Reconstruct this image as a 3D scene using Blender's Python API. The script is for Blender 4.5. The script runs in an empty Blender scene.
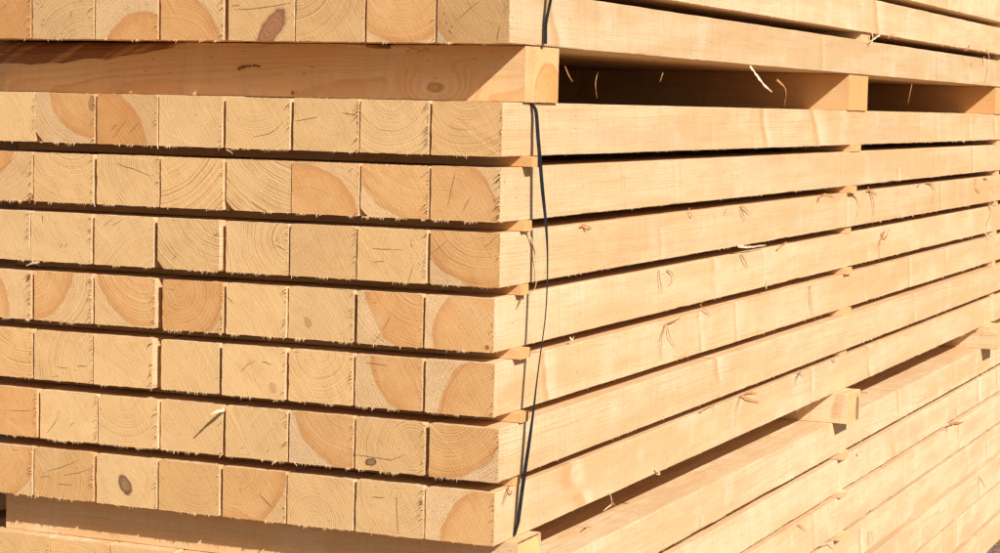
import bpy, math, random
from mathutils import Vector, Matrix, noise
R = math.radians
sc = bpy.context.scene
COL = sc.collection

# ------------------------------------------------------------------ camera
FOC = 2137.01                       # focal length in photo pixels (photo 1000 x 553)
CM = Matrix(((0.9172640604216818, 0.3976647143201778, 0.022122803696204778),
             (-0.052175456935211084, 0.0649107621237254, 0.9965261234178056),
             (-0.39484726813330157, 0.9152318656740316, -0.08028864740733971)))
GZ = 1.40                           # height of the first layer's top above the ground
CP = Vector((1.16294597, -2.69116028, -0.00302316 + GZ))
cd = bpy.data.cameras.new('camera'); cam = bpy.data.objects.new('camera', cd); COL.objects.link(cam)
rx, uy, fw = Vector(CM[0]), Vector(CM[1]), Vector(CM[2])
cam.matrix_world = Matrix.Translation(CP) @ Matrix((rx, uy, -fw)).transposed().to_4x4()
cd.sensor_width = 36; cd.lens = FOC / 1000 * 36; cd.clip_start = .05; cd.clip_end = 2000
sc.camera = cam

def at(x, y, ax, val):
    """the point of the plane axis==val (height measured from the first layer's top) seen at photo pixel x, y"""
    d = CM.transposed() @ Vector(((x - 500) / FOC, (276.5 - y) / FOC, 1))
    c = CP - Vector((0, 0, GZ))
    return c + d * ((val - c[ax]) / d[ax])

# ------------------------------------------------------------------ node helpers
class NG:
    def __init__(s, t): s.t = t; s.n = t.nodes; s.l = t.links
    def node(s, typ, **kw):
        n = s.n.new(typ)
        for k, v in kw.items(): setattr(n, k, v)
        return n
    def put(s, sock, v):
        if v is None: return
        if hasattr(v, 'is_output'): s.l.new(v, sock)
        else: sock.default_value = v
    def m(s, op, a, b=None, c=None, clamp=False):
        n = s.node('ShaderNodeMath', operation=op, use_clamp=clamp)
        s.put(n.inputs[0], a); s.put(n.inputs[1], b); s.put(n.inputs[2], c)
        return n.outputs[0]
    def ss(s, v, lo, hi, a=0., b=1.):
        n = s.node('ShaderNodeMapRange', interpolation_type='SMOOTHSTEP')
        s.put(n.inputs['Value'], v); s.put(n.inputs['From Min'], lo); s.put(n.inputs['From Max'], hi)
        s.put(n.inputs['To Min'], a); s.put(n.inputs['To Max'], b)
        return n.outputs[0]
    def mix(s, f, a, b, mode='MIX'):
        n = s.node('ShaderNodeMix', data_type='RGBA', blend_type=mode)
        s.put(n.inputs[0], f)
        s.put(n.inputs[6], a if hasattr(a, 'is_output') else (*a, 1)); s.put(n.inputs[7], b if hasattr(b, 'is_output') else (*b, 1))
        return n.outputs[2]
    def xyz(s, v):
        n = s.node('ShaderNodeSeparateXYZ'); s.put(n.inputs[0], v); return n.outputs
    def vec(s, x, y, z):
        n = s.node('ShaderNodeCombineXYZ'); s.put(n.inputs[0], x); s.put(n.inputs[1], y); s.put(n.inputs[2], z); return n.outputs[0]
    def noise(s, v, scale=1., detail=2., rough=.5, dim='3D', w=None):
        n = s.node('ShaderNodeTexNoise', noise_dimensions=dim)
        if dim != '1D': s.put(n.inputs['Vector'], v)
        if dim in ('1D', '4D'): s.put(n.inputs['W'], w)
        n.inputs['Scale'].default_value = scale; n.inputs['Detail'].default_value = detail; n.inputs['Roughness'].default_value = rough
        return n.outputs['Fac']
    def white(s, v):
        n = s.node('ShaderNodeTexWhiteNoise', noise_dimensions='3D'); s.put(n.inputs[0], v); return n.outputs[0]
    def attr(s, name):
        return s.node('ShaderNodeAttribute', attribute_type='OBJECT', attribute_name=name)
    def gray(s, v):
        return s.vec(v, v, v)

def new_mat(name):
    m = bpy.data.materials.new(name); m.use_nodes = True; m.node_tree.nodes.clear()
    return m, NG(m.node_tree)

def finish(g, color, rough=.8, height=None, dist=.001, strength=1., spec=.25, **kw):
    b = g.node('ShaderNodeBsdfPrincipled'); g.put(b.inputs['Base Color'], color if hasattr(color, 'is_output') else (*color, 1))
    g.put(b.inputs['Roughness'], rough); b.inputs['Specular IOR Level'].default_value = spec
    for k, v in kw.items(): g.put(b.inputs[k], v)
    if height is not None:
        bp = g.node('ShaderNodeBump'); bp.inputs['Distance'].default_value = dist; bp.inputs['Strength'].default_value = strength
        g.put(bp.inputs['Height'], height); g.l.new(bp.outputs[0], b.inputs['Normal'])
    o = g.node('ShaderNodeOutputMaterial'); g.l.new(b.outputs[0], o.inputs[0])

# ------------------------------------------------------------------ wood
def wood_material(END):
    m, g = new_mat('sawn_end_grain' if END else 'sawn_long_grain')
    tc = g.node('ShaderNodeTexCoord'); P = tc.outputs['Object']
    X, Y, Z = g.xyz(P)[:3]
    end = 1.; side = 1.
    pi = g.xyz(g.attr('pith').outputs['Vector']); se = g.attr('seed').outputs['Fac']
    he = g.xyz(g.attr('heart').outputs['Vector'])
    to = g.xyz(g.attr('tone').outputs['Vector'])        # brightness, warmth, end-grain roughness
    ra = g.xyz(g.attr('rings').outputs['Vector'])       # spacing m, contrast, checks
    k1 = g.xyz(g.attr('knot').outputs['Vector']); k2 = g.xyz(g.attr('knot_shape').outputs['Vector'])
    so = g.m('MULTIPLY', se, 3.17)
    Ps = g.vec(X, g.m('ADD', Y, so), Z)
    # whorls of knots along the beam push the grain aside
    vn = g.node('ShaderNodeTexVoronoi', voronoi_dimensions='3D', feature='F1')
    g.put(vn.inputs['Vector'], g.vec(g.m('MULTIPLY', X, 1.), g.m('MULTIPLY', g.m('ADD', Y, so), .55), Z)); vn.inputs['Scale'].default_value = 5.5
    vd = g.m('MULTIPLY', vn.outputs['Distance'], 1 / 5.5)
    vr = g.xyz(vn.outputs['Color'])[0]
    push = 0. if END else g.m('MULTIPLY', g.ss(vd, .05, 0.), .02)
    # slow wander of the pith and fine distortion
    wn = g.noise(g.vec(g.m('MULTIPLY', X, 12), g.m('MULTIPLY', g.m('ADD', Y, so), 2.2), g.m('MULTIPLY', Z, 12)), 1., 2.)
    wf = g.noise(g.vec(g.m('MULTIPLY', X, 70), g.m('MULTIPLY', g.m('ADD', Y, so), 9), g.m('MULTIPLY', Z, 70)), 1., 2.)
    dx = g.m('SUBTRACT', X, g.m('ADD', pi[0], g.m('MULTIPLY', Y, pi[2])))
    dz = g.m('SUBTRACT', Z, g.m('ADD', pi[1], g.m('MULTIPLY', Y, g.m('MULTIPLY', pi[2], -.6))))
    r = g.m('SQRT', g.m('ADD', g.m('MULTIPLY', dx, dx), g.m('MULTIPLY', dz, dz)))
    rr = g.m('ADD', r, g.m('ADD', g.m('MULTIPLY', g.m('SUBTRACT', wn, .5), .014), g.m('MULTIPLY', g.m('SUBTRACT', wf, .5), .0016)))
    rr = g.m('ADD', rr, push)
    ph = g.m('DIVIDE', rr, ra[0])
    ph = g.m('ADD', ph, g.m('MULTIPLY', g.noise(None, 1., 1., dim='1D', w=g.m('ADD', g.m('MULTIPLY', rr, 120), se)), 1.6))
    fr = g.m('FRACT', ph)
    late = g.m('MULTIPLY', g.ss(fr, .35, .86), g.ss(fr, 1., .93))
    amp = g.m('MULTIPLY', g.noise(None, 1., 2., dim='1D', w=g.m('ADD', g.m('MULTIPLY', rr, 300), g.m('MULTIPLY', se, 7))), 1.5)
    ptch = g.ss(g.noise(Ps, 26., 2.), .34, .62, .35, 1.)
    late = g.m('MULTIPLY', g.m('MULTIPLY', late, amp), ptch)
    # heartwood
    hx = g.m('SUBTRACT', X, he[0]); hz = g.m('SUBTRACT', Z, he[1])
    hr = g.m('SQRT', g.m('ADD', g.m('MULTIPLY', hx, hx), g.m('MULTIPLY', hz, hz)))
    hn = g.m('MULTIPLY', g.m('SUBTRACT', g.noise(Ps, 22., 3.), .5), .02)
    hd = g.m('ADD', g.m('SUBTRACT', hr, he[2]), hn)                  # <0 inside
    hw = g.ss(hd, .0014, -.0034); hon = g.m('GREATER_THAN', he[2], .001)
    heart = g.m('MULTIPLY', hw, hon)
    rim = g.m('MULTIPLY', g.m('MULTIPLY', g.ss(hd, -.012, -.001), g.ss(hd, .001, -.001)), hon)
    sapz = g.m('MULTIPLY', g.m('SUBTRACT', 1., hw), hon)
    # radial checks
    th = g.m('ADD', g.m('ARCTAN2', dz, dx), g.m('MULTIPLY', g.m('SUBTRACT', wf, .5), .05))
    def checks(N, k, thr, wid):
        t = g.m('MULTIPLY', th, N); b = g.m('FLOOR', t); u = g.m('ABSOLUTE', g.m('SUBTRACT', g.m('FRACT', t), .5))
        ph_ = g.m('MULTIPLY', g.m('DIVIDE', u, N), r)
        seg = g.noise(g.vec(g.m('MULTIPLY', b, 17.31), g.m('MULTIPLY', r, k), se), 1., 1.)
        on = g.ss(seg, thr, thr + .05)
        w = g.m('MULTIPLY', on, wid)
        return g.m('MULTIPLY', g.ss(ph_, w, g.m('MULTIPLY', w, .35)), on)
    ck = g.m('MAXIMUM', checks(9.3, 45., .73, .00042), g.m('MULTIPLY', checks(23.7, 110., .71, .00034), .6))
    ck = g.m('MULTIPLY', g.m('MULTIPLY', ck, ra[2]), end)
    # one knot placed on the end
    ca = g.m('COSINE', k2[1]); sa = g.m('SINE', k2[1])
    kx = g.m('SUBTRACT', X, k1[0]); kz = g.m('SUBTRACT', Z, k1[1])
    u = g.m('DIVIDE', g.m('ADD', g.m('MULTIPLY', kx, ca), g.m('MULTIPLY', kz, sa)), g.m('MAXIMUM', k1[2], .0001))
    v = g.m('DIVIDE', g.m('SUBTRACT', g.m('MULTIPLY', kz, ca), g.m('MULTIPLY', kx, sa)), g.m('MAXIMUM', k2[0], .0001))
    kd = g.m('SQRT', g.m('ADD', g.m('MULTIPLY', u, u), g.m('MULTIPLY', v, v)))
    kd = g.m('ADD', kd, g.m('MULTIPLY', g.m('SUBTRACT', g.noise(Ps, 130., 2.), .5), .5))
    kon = g.m('MULTIPLY', g.m('GREATER_THAN', k1[2], .0003), end)
    kin = g.m('MULTIPLY', g.ss(kd, 1.08, .92), kon); krim = g.m('MULTIPLY', g.m('MULTIPLY', g.ss(kd, 1.3, 1.), g.ss(kd, .55, .95)), kon)
    kring = g.ss(g.m('FRACT', g.m('MULTIPLY', kd, 3.2)), .5, 1.)
    # colours
    warm = to[1]; lc = g.m('MULTIPLY', late, ra[1])
    n1 = g.noise(Ps, 34., 3., .6); n2 = g.noise(Ps, 420., 3., .6)
    if END:
        pale = g.mix(warm, (.815, .520, .245), (.765, .400, .142))
        orange = g.mix(warm, (.75, .385, .148), (.67, .280, .088))
        hs_ = g.m('ADD', g.m('ADD', .16, g.m('MULTIPLY', warm, .9)), g.m('MULTIPLY', g.ss(hd, -.030, -.002), .45), clamp=True)
        hs_ = g.m('MULTIPLY', hs_, g.ss(n1, .3, .65, .55, 1.))
        ce = g.mix(g.m('MULTIPLY', heart, hs_), pale, orange)
        ce = g.mix(g.m('MULTIPLY', sapz, g.m('MULTIPLY', .45, to[2])), ce, (.86, .61, .37))
        ce = g.mix(g.m('MULTIPLY', rim, .38), ce, (.50, .21, .07))
        ce = g.mix(g.ss(n1, .45, .75, 0., .32), ce, (.64, .33, .115))
        pk = g.noise(Ps, 17., 3., .6)
        ce = g.mix(g.ss(pk, .55, .72, 0., .35), ce, (.82, .58, .31))
        ce = g.mix(g.m('MULTIPLY', lc, .78, clamp=True), ce, (.36, .150, .042))
        ce = g.mix(g.m('MULTIPLY', ck, .85), ce, (.15, .062, .02))
        # raised torn fibres on rough sapwood: pale specks
        fib = g.noise(g.vec(g.m('ADD', X, g.m('MULTIPLY', Z, .6)), Y, g.m('MULTIPLY', Z, .6)), 520., 2., .7)
        fibm = g.m('MULTIPLY', g.m('MULTIPLY', g.ss(fib, .54, .66), to[2]), g.m('ADD', .2, g.m('MULTIPLY', sapz, .8)))
        ce = g.mix(g.m('MULTIPLY', fibm, .55), ce, (.82, .64, .42))
        kc = g.mix(kring, (.42, .17, .085), (.27, .10, .045))
        kc = g.mix(g.m('MAXIMUM', k2[2], 0.), kc, g.mix(kring, (.30, .19, .09), (.07, .035, .02)))
        ce = g.mix(g.m('MULTIPLY', kin, g.m('ADD', .88, g.m('MINIMUM', k2[2], 0.))), ce, kc)
        ce = g.mix(g.m('MULTIPLY', krim, g.m('ADD', .25, g.m('MULTIPLY', k2[2], .6), clamp=True)), ce, (.13, .05, .02))
        c = g.mix(1., ce, g.gray(g.m('MULTIPLY', g.m('ADD', .93, g.m('MULTIPLY', n2, .14)), to[0])), 'MULTIPLY')
        sawx = g.noise(g.vec(g.m('ADD', g.m('MULTIPLY', X, 260.), g.m('MULTIPLY', Z, 170.)), Y, g.m('MULTIPLY', Z, 18.)), 1., 2., .6)
        h = g.m('ADD', g.m('MULTIPLY', sawx, .45), g.m('MULTIPLY', n2, .40))
        h = g.m('ADD', h, g.m('MULTIPLY', fibm, 1.3))
        h = g.m('SUBTRACT', h, g.m('MULTIPLY', ck, 1.6))
    else:
        Yo = g.m('ADD', Y, so)
        long1 = g.noise(g.vec(g.m('MULTIPLY', X, 9), g.m('MULTIPLY', Yo, 1.6), g.m('MULTIPLY', Z, 16)), 1., 3.)
        long2 = g.noise(g.vec(g.m('MULTIPLY', X, 20), g.m('MULTIPLY', Yo, 7.), g.m('MULTIPLY', Z, 9)), 1., 3.)
        cs = g.mix(g.ss(long1, .38, .64), (.82, .625, .385), (.74, .490, .262))
        cs = g.mix(g.ss(long2, .52, .70, 0., .6), cs, (.82, .70, .48))
        cs = g.mix(g.ss(long2, .45, .30, 0., .5), cs, (.72, .49, .265))
        cs = g.mix(g.m('MULTIPLY', g.m('POWER', warm, 1.6), .95), cs, (.70, .335, .105))
        cs = g.mix(g.m('MULTIPLY', lc, .85, clamp=True), cs, (.60, .33, .13))
        blot = g.noise(g.vec(g.m('MULTIPLY', X, 10.), g.m('MULTIPLY', Yo, 3.2), g.m('MULTIPLY', Z, 13.)), 1., 4., .62)
        cs = g.mix(g.ss(blot, .50, .66, 0., .55), cs, (.70, .475, .25))
        # grain flares where the saw ran over branch whorls
        gs = g.ss(g.noise(g.vec(g.m('MULTIPLY', X, 4.), g.m('MULTIPLY', Yo, 1.1), g.m('MULTIPLY', Z, 22.)), 1., 3., .6), .55, .72)
        cs = g.mix(g.m('MULTIPLY', gs, .32), cs, (.60, .46, .33))
        t = g.m('ADD', g.m('MULTIPLY', Yo, 3.1), g.m('ADD', g.m('MULTIPLY', Z, .9), g.m('MULTIPLY', wn, .16)))
        t = g.m('ADD', t, g.m('MULTIPLY', g.noise(None, 1.1, 1., dim='1D', w=g.m('ADD', Yo, se)), 2.2))
        cell = g.m('FLOOR', t); f = g.m('FRACT', t); rnd_ = g.white(g.vec(cell, se, 3.)); rn2 = g.white(g.vec(cell, se, 9.))
        on = g.m('MULTIPLY', g.ss(rnd_, .45, .95), g.ss(g.noise(g.vec(g.m('MULTIPLY', cell, 3.7), g.m('MULTIPLY', Z, 22.), se), 1., 1.), .36, .5))
        wd = g.m('ADD', .05, g.m('MULTIPLY', rn2, .16))
        band = g.m('MULTIPLY', g.m('MULTIPLY', g.ss(f, .12, .16), g.ss(f, g.m('ADD', .16, wd), .17)), on)
        line = g.m('MULTIPLY', g.m('MULTIPLY', g.ss(f, .05, .11), g.ss(f, .15, .125)), on)
        cs = g.mix(g.m('MULTIPLY', band, .42), cs, (.88, .73, .50))
        cs = g.mix(g.m('MULTIPLY', line, .5), cs, (.58, .28, .09))
        fl = g.m('MULTIPLY', g.ss(vd, .034, .010), g.ss(vr, .2, .5))
        cs = g.mix(g.m('MULTIPLY', fl, .22), cs, (.86, .70, .46))
        kz_ = g.m('ADD', .004, g.m('MULTIPLY', vr, .007))
        core = g.m('MULTIPLY', g.ss(g.m('SUBTRACT', g.m('ADD', vd, g.m('MULTIPLY', g.m('SUBTRACT', n1, .5), .008)), kz_), .0015, -.0015), g.ss(vr, .35, .45))
        kr = g.m('MULTIPLY', core, g.ss(g.m('SUBTRACT', vd, kz_), -.005, -.001))
        cs = g.mix(g.m('MULTIPLY', core, .55), cs, (.50, .25, .10))
        cs = g.mix(g.m('MULTIPLY', kr, .6), cs, (.28, .13, .05))
        fibl = g.noise(g.vec(g.m('MULTIPLY', X, 900), g.m('MULTIPLY', Yo, 60), g.m('MULTIPLY', Z, 900)), 1., 3., .65)
        cs = g.mix(g.ss(fibl, .50, .70, 0., .30), cs, (.55, .30, .12))
        pf = g.noise(g.vec(g.m('MULTIPLY', X, 260), g.m('MULTIPLY', Yo, 70), g.m('MULTIPLY', Z, 320)), 1., 0.)
        cs = g.mix(g.ss(pf, .80, .84, 0., .6), cs, (.30, .14, .06))
        saw = g.noise(g.vec(g.m('MULTIPLY', X, 2.), g.m('ADD', g.m('MULTIPLY', Yo, 105.), g.m('MULTIPLY', Z, 14.)), g.m('MULTIPLY', Z, 3.)), 1., 2., .6)
        stx = g.noise(g.vec(g.m('MULTIPLY', X, 280.), g.m('MULTIPLY', Yo, 5.), g.m('MULTIPLY', g.m('ADD', Z, g.m('MULTIPLY', long2, .012)), 330.)), 1., 3., .6)
        cs = g.mix(g.ss(stx, .54, .70, 0., .38), cs, (.58, .35, .155))
        cs = g.mix(g.ss(saw, .5, .68, 0., .30), cs, (.60, .37, .18))
        c = g.mix(1., cs, g.gray(g.m('MULTIPLY', g.m('ADD', .88, g.m('MULTIPLY', n2, .20)), g.m('ADD', .62, g.m('MULTIPLY', to[0], .38)))), 'MULTIPLY')
        h = g.m('ADD', g.m('MULTIPLY', saw, .55), g.m('MULTIPLY', fibl, .5))
    finish(g, c, .82, h, .0010, .85, spec=.2)
    return m
WOOD = wood_material(False); ENDG = wood_material(True)

def simple(name, c1, c2, scale, rough=.8, dist=.0005, spec=.25, detail=3., stretch=(1, 1, 1), **kw):
    m, g = new_mat(name)
    tc = g.node('ShaderNodeTexCoord'); X, Y, Z = g.xyz(tc.outputs['Object'])[:3]
    v = g.vec(g.m('MULTIPLY', X, stretch[0]), g.m('MULTIPLY', Y, stretch[1]), g.m('MULTIPLY', Z, stretch[2]))
    n = g.noise(v, scale, detail, .6)
    finish(g, g.mix(g.ss(n, .35, .65), c1, c2), rough, n, dist, .8, spec, **kw)
    return m
FIBRE = simple('torn_fibre', (.80, .57, .33), (.66, .40, .19), 300, stretch=(1, 1, 1))
FIBRE_PALE = simple('pale_splinter', (.86, .70, .50), (.74, .52, .30), 200)
FIBRE_AMBER = simple('amber_splinter', (.62, .30, .10), (.46, .19, .06), 200)
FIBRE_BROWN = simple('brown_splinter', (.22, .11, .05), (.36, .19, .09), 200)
CRACK = simple('crack_gap', (.17, .085, .035), (.27, .14, .06), 300)
STRAP = simple('dark_steel_strap', (.010, .011, .013), (.022, .023, .026), 90, rough=.6, dist=.0001, spec=.2)
def wane_material():
    m, g = new_mat('bark_wane')
    tc = g.node('ShaderNodeTexCoord'); X, Y, Z = g.xyz(tc.outputs['Object'])[:3]
    s = g.noise(g.vec(g.m('MULTIPLY', X, 10), g.m('ADD', g.m('MULTIPLY', Y, 38), g.m('MULTIPLY', Z, 60)), g.m('MULTIPLY', Z, 10)), 1., 3., .6)
    f = g.noise(g.vec(g.m('MULTIPLY', X, 300), g.m('MULTIPLY', Y, 40), g.m('MULTIPLY', Z, 400)), 1., 3., .6)
    c = g.mix(g.ss(s, .42, .56), (.52, .27, .095), (.33, .135, .05))
    c = g.mix(g.ss(f, .5, .7, 0., .6), c, (.20, .08, .03))
    finish(g, c, .75, g.m('ADD', s, f), .003, 1.)
    return m
WANE = wane_material()

# ------------------------------------------------------------------ mesh builders
class MB:
    def __init__(s): s.v = []; s.f = []; s.mi = []
    def add(s, vs, fs, mi=0):
        o = len(s.v); s.v += [tuple(p) for p in vs]; s.f += [tuple(i + o for i in f) for f in fs]; s.mi += [mi] * len(fs)
    def spike(s, p, d, w, rnd):
        """a torn fibre: thin tapered bent sliver starting at p along d"""
        d = Vector(d); L = d.length; n = d.normalized()
        a = n.orthogonal().normalized(); b = n.cross(a)
        ang = rnd.uniform(0, 6.28); a, b = a * math.cos(ang) + b * math.sin(ang), b * math.cos(ang) - a * math.sin(ang)
        p = Vector(p) - n * min(.0006, L * .3); mid = p + d * .55 + a * L * rnd.uniform(-.16, .16); tip = p + d + b * L * rnd.uniform(-.18, .18)
        s.add([p + a * w * .5, p - a * w * .3 + b * w * .4, p - a * w * .3 - b * w * .4,
               mid + a * w * .35, mid - a * w * .2 + b * w * .28, mid - a * w * .2 - b * w * .28, tip],
              [(0, 1, 4, 3), (1, 2, 5, 4), (2, 0, 3, 5), (3, 4, 6), (4, 5, 6), (5, 3, 6), (2, 1, 0)])
    def strand(s, pts, w, t, taper=True, rnd=random):
        """a flat curling ribbon with thickness through pts"""
        pts = [Vector(p) for p in pts]; fine = []
        for i in range(len(pts) - 1):
            p0 = pts[max(i - 1, 0)]; p1 = pts[i]; p2 = pts[i + 1]; p3 = pts[min(i + 2, len(pts) - 1)]
            for k in range(5):
                u = k / 5
                fine.append(.5 * ((2 * p1) + (p2 - p0) * u + (2 * p0 - 5 * p1 + 4 * p2 - p3) * u * u + (3 * p1 - p0 - 3 * p2 + p3) * u ** 3))
        fine.append(pts[-1]); n = len(fine); vs = []; fs = []
        for i, p in enumerate(fine):
            d = (fine[min(i + 1, n - 1)] - fine[max(i - 1, 0)]).normalized()
            a = d.cross(Vector((1, 0, 0)))
            if a.length < .1: a = d.cross(Vector((0, 1, 0)))
            a.normalize(); b = d.cross(a)
            k = 1 - .8 * (i / (n - 1)) ** 2 if taper else 1
            k *= rnd.uniform(.7, 1.25); p = p + Vector((rnd.uniform(-1, 1), rnd.uniform(-1, 1), rnd.uniform(-1, 1))) * w * .09 * (0 < i < n - 1)
            A = a * w * .5 * k; B = b * t * .5 * k
            vs += [p + A + B, p - A + B, p - A - B, p + A - B]
            if i:
                o = (i - 1) * 4
                for j in range(4): fs.append((o + j, o + (j + 1) % 4, o + 4 + (j + 1) % 4, o + 4 + j))
        fs += [(3, 2, 1, 0), (n * 4 - 4, n * 4 - 3, n * 4 - 2, n * 4 - 1)]
        s.add(vs, fs)
    def build(s, name, mats, parent=None):
        me = bpy.data.meshes.new(name); me.from_pydata(s.v, [], s.f)
        for m in (mats if isinstance(mats, (list, tuple)) else [mats]): me.materials.append(m)
        me.polygons.foreach_set('material_index', s.mi); me.validate(); me.update()
        o = bpy.data.objects.new(name, me); COL.objects.link(o)
        if parent: o.parent = parent
        return o

def beam_mesh(w, h, L, rnd, ch=None, ys=None, rough=.0004, wane=None, skew=0., bow=0.):
    """sawn timber: front end at y=0, corners bl br tr tl each (amount, flat?), uneven sawn edges"""
    ch = ch or {}; mb = MB()
    cs = [('bl', -1, -1), ('br', 1, -1), ('tr', 1, 1), ('tl', -1, 1)]
    if ys is None:
        ys = [0, .0015, .006, .02, .06, .14, .3, .6, 1., 1.5, 2.1, 2.8, 3.3, L]
        ys = [y for y in ys if y < L - .01] + [L]
    n_side = {0: 12, 1: 9, 2: 12, 3: 9}
    sd = rnd.uniform(0, 100); rows = []; tags = []
    for iy, y in enumerate(ys):
        pts = []; tg = []
        for k, (nm, sx, sz) in enumerate(cs):
            c = Vector((sx * w / 2, 0, sz * h / 2))
            pn, nn = cs[k - 1], cs[(k + 1) % 4]
            din = (c - Vector((pn[1] * w / 2, 0, pn[2] * h / 2))).normalized(); dout = (Vector((nn[1] * w / 2, 0, nn[2] * h / 2)) - c).normalized()
            amt, flat = ch.get(nm, (.0011, False))
            if wane and nm == wane[0]: amt = wane[1](y); flat = False
            amt *= 1 + .25 * noise.noise((y * 3 + k * 7, sd, 0))
            amt += abs(noise.noise((y * 23 + k * 9, sd, 3))) * rough * 2.4
            if noise.noise((y * 8 + k * 31, sd, 9)) > .42: amt += rough * 3
            a = c - din * amt; b = c + dout * amt
            for t in (0, .25, .5, .75, 1):
                q = a.lerp(b, t) if flat else (a * (1 - t) ** 2 + c * 2 * t * (1 - t) + b * t * t)
                pts.append(q); tg.append(1 if (amt > .006 and wane and nm == wane[0] and t < 1) else 0)
            na = nn; 
            nxt = c + dout * (w if k in (0, 2) else h)
            amt2, _ = ch.get(nn[0], (.0011, False))
            e = nxt - dout * amt2
            if wane and nn[0] == wane[0]: e = nxt - dout * wane[1](y)
            N = n_side[k]
            for j in range(1, N): pts.append(b.lerp(e, j / N)); tg.append(0)
        out = []
        for j, q in enumerate(pts):
            nz = Vector((noise.noise((q.x * 60, y * 11 + sd, q.z * 60)), 0, noise.noise((q.x * 60 + 40, y * 11 + sd, q.z * 60)))) * rough
            fz = Vector((rnd.uniform(-1, 1), 0, rnd.uniform(-1, 1))) * rough * (.45 if iy < 2 else .12)
            yy = y + (0 if iy else rnd.uniform(-1, 1) * .0002)
            if iy == 0: yy += skew * (q.z / h) 
            out.append(Vector((q.x + nz.x + fz.x, yy, q.z + nz.z + fz.z + bow * math.sin(math.pi * y / L))))
        rows.append(out); tags.append(tg)
    n = len(rows[0]); vs = [p for r_ in rows for p in r_]
    mb.v = [tuple(p) for p in vs]
    mb.f.append(tuple(range(n))); mb.mi.append(2)
    for i in range(len(ys) - 1):
        for j in range(n):
            mb.f.append((i * n + j, (i + 1) * n + j, (i + 1) * n + (j + 1) % n, i * n + (j + 1) % n)); mb.mi.append(tags[i][j])
    mb.f.append(tuple(reversed(range((len(ys) - 1) * n, len(ys) * n)))); mb.mi.append(2)
    return mb

def tag(o, label=None, cat=None, group=None, kind=None):
    if label: o['label'] = label
    if cat: o['category'] = cat
    if group: o['group'] = group
    if kind: o['kind'] = kind
    return o
def look(o, pith=(0, -.1), slope=.0, spacing=.0034, contrast=.6, checks=.8, heart=None, tone=1., warm=.2, rough=.5, knot=None, seed=0):
    o['pith'] = (float(pith[0]), float(pith[1]), float(slope)); o['rings'] = (float(spacing), float(contrast), float(checks))
    o['heart'] = tuple(map(float, heart)) if heart else (0., 0., -1.)
    o['tone'] = (float(tone), float(warm), float(rough)); o['seed'] = float(seed)
    kn = knot or (0, 0, 0, 0, 0, 0)
    o['knot'] = (float(kn[0]), float(kn[1]), float(kn[2])); o['knot_shape'] = (float(kn[3]), float(kn[4]), float(kn[5]))
    return o

PITCH = .0902; H = .075
def layer_z(name, k):                        # height of the top of layer k (k=0 nearest the eye line), measured from first layer's top
    if name == 'T': return .080 + H + k * .0935
    if name == 'L': return -k * PITCH
    return [-.683, -.775, -.860, -.957, -1.054, -1.151, -1.248][k]

def fringe(o, w, h, rnd, bottom=1., right=1., top=1., chbl=0.):
    """torn fibres along the sawn edges of the end face"""
    mb = MB()
    sd = rnd.uniform(0, 50); bottom *= rnd.uniform(.3, 3.)
    for i in range(int(64 * bottom)):
        x = rnd.uniform(-w / 2 + .002 + chbl, w / 2 - .001)
        if noise.noise((x * 45, sd, 0)) < .02: continue
        l = rnd.uniform(.0012, .0032) if rnd.random() < .8 else rnd.uniform(.003, .0065)
        mb.spike((x, rnd.uniform(-.0004, .001), -h / 2 + .0004), (rnd.uniform(-.45, .35) * l, rnd.uniform(-.5, .1) * l, -l), rnd.uniform(.0005, .0014), rnd)
    for q_ in range(rnd.choice((0, 1, 1, 2)) if bottom > .3 else 0):
        xc_ = rnd.uniform(-w / 2 + .01, w / 2 - .006)
        for i in range(9):
            l = rnd.uniform(.0016, .0052); x = xc_ + rnd.gauss(0, .0028)
            mb.spike((x, rnd.uniform(-.0004, .0008), -h / 2 + .0006), (rnd.uniform(-.6, .5) * l, rnd.uniform(-.6, 0) * l, -l), rnd.uniform(.0005, .0013), rnd)
    for i in range(int(46 * top)):
        x = rnd.uniform(-w / 2 + .002, w / 2 - .002); l = rnd.uniform(.0007, .002)
        mb.spike((x, .0005, h / 2 - .0003), (rnd.uniform(-.9, .9) * l, rnd.uniform(-.8, .2) * l, l * rnd.uniform(.1, .7)), rnd.uniform(.0006, .0016), rnd)
    for i in range(int(34 * right)):
        z = rnd.uniform(-h / 2 + .002, h / 2 - .002)
        if noise.noise((z * 70, sd, 5)) < -.15: continue
        l = rnd.uniform(.0016, .0045) if rnd.random() < .6 else rnd.uniform(.004, .0095 + .003 * (right > 1.4))
        mb.spike((w / 2 - .0005, .0004, z), (rnd.uniform(-.2, .3) * l, -l, rnd.uniform(-.3, .2) * l), rnd.uniform(.0007, .0017), rnd)
    for i in range(int(30 * (.4 + right))):
        z = rnd.uniform(-h / 2 + .002, h / 2 - .002); l = rnd.uniform(.0008, .0024)
        mb.spike((w / 2 - .0002, .0008, z), (l, rnd.uniform(-.6, .3) * l, rnd.uniform(-.8, .5) * l), rnd.uniform(.0006, .0015), rnd)
    return tag(mb.build('splintered_edge', FIBRE, o), kind='stuff')

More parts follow.
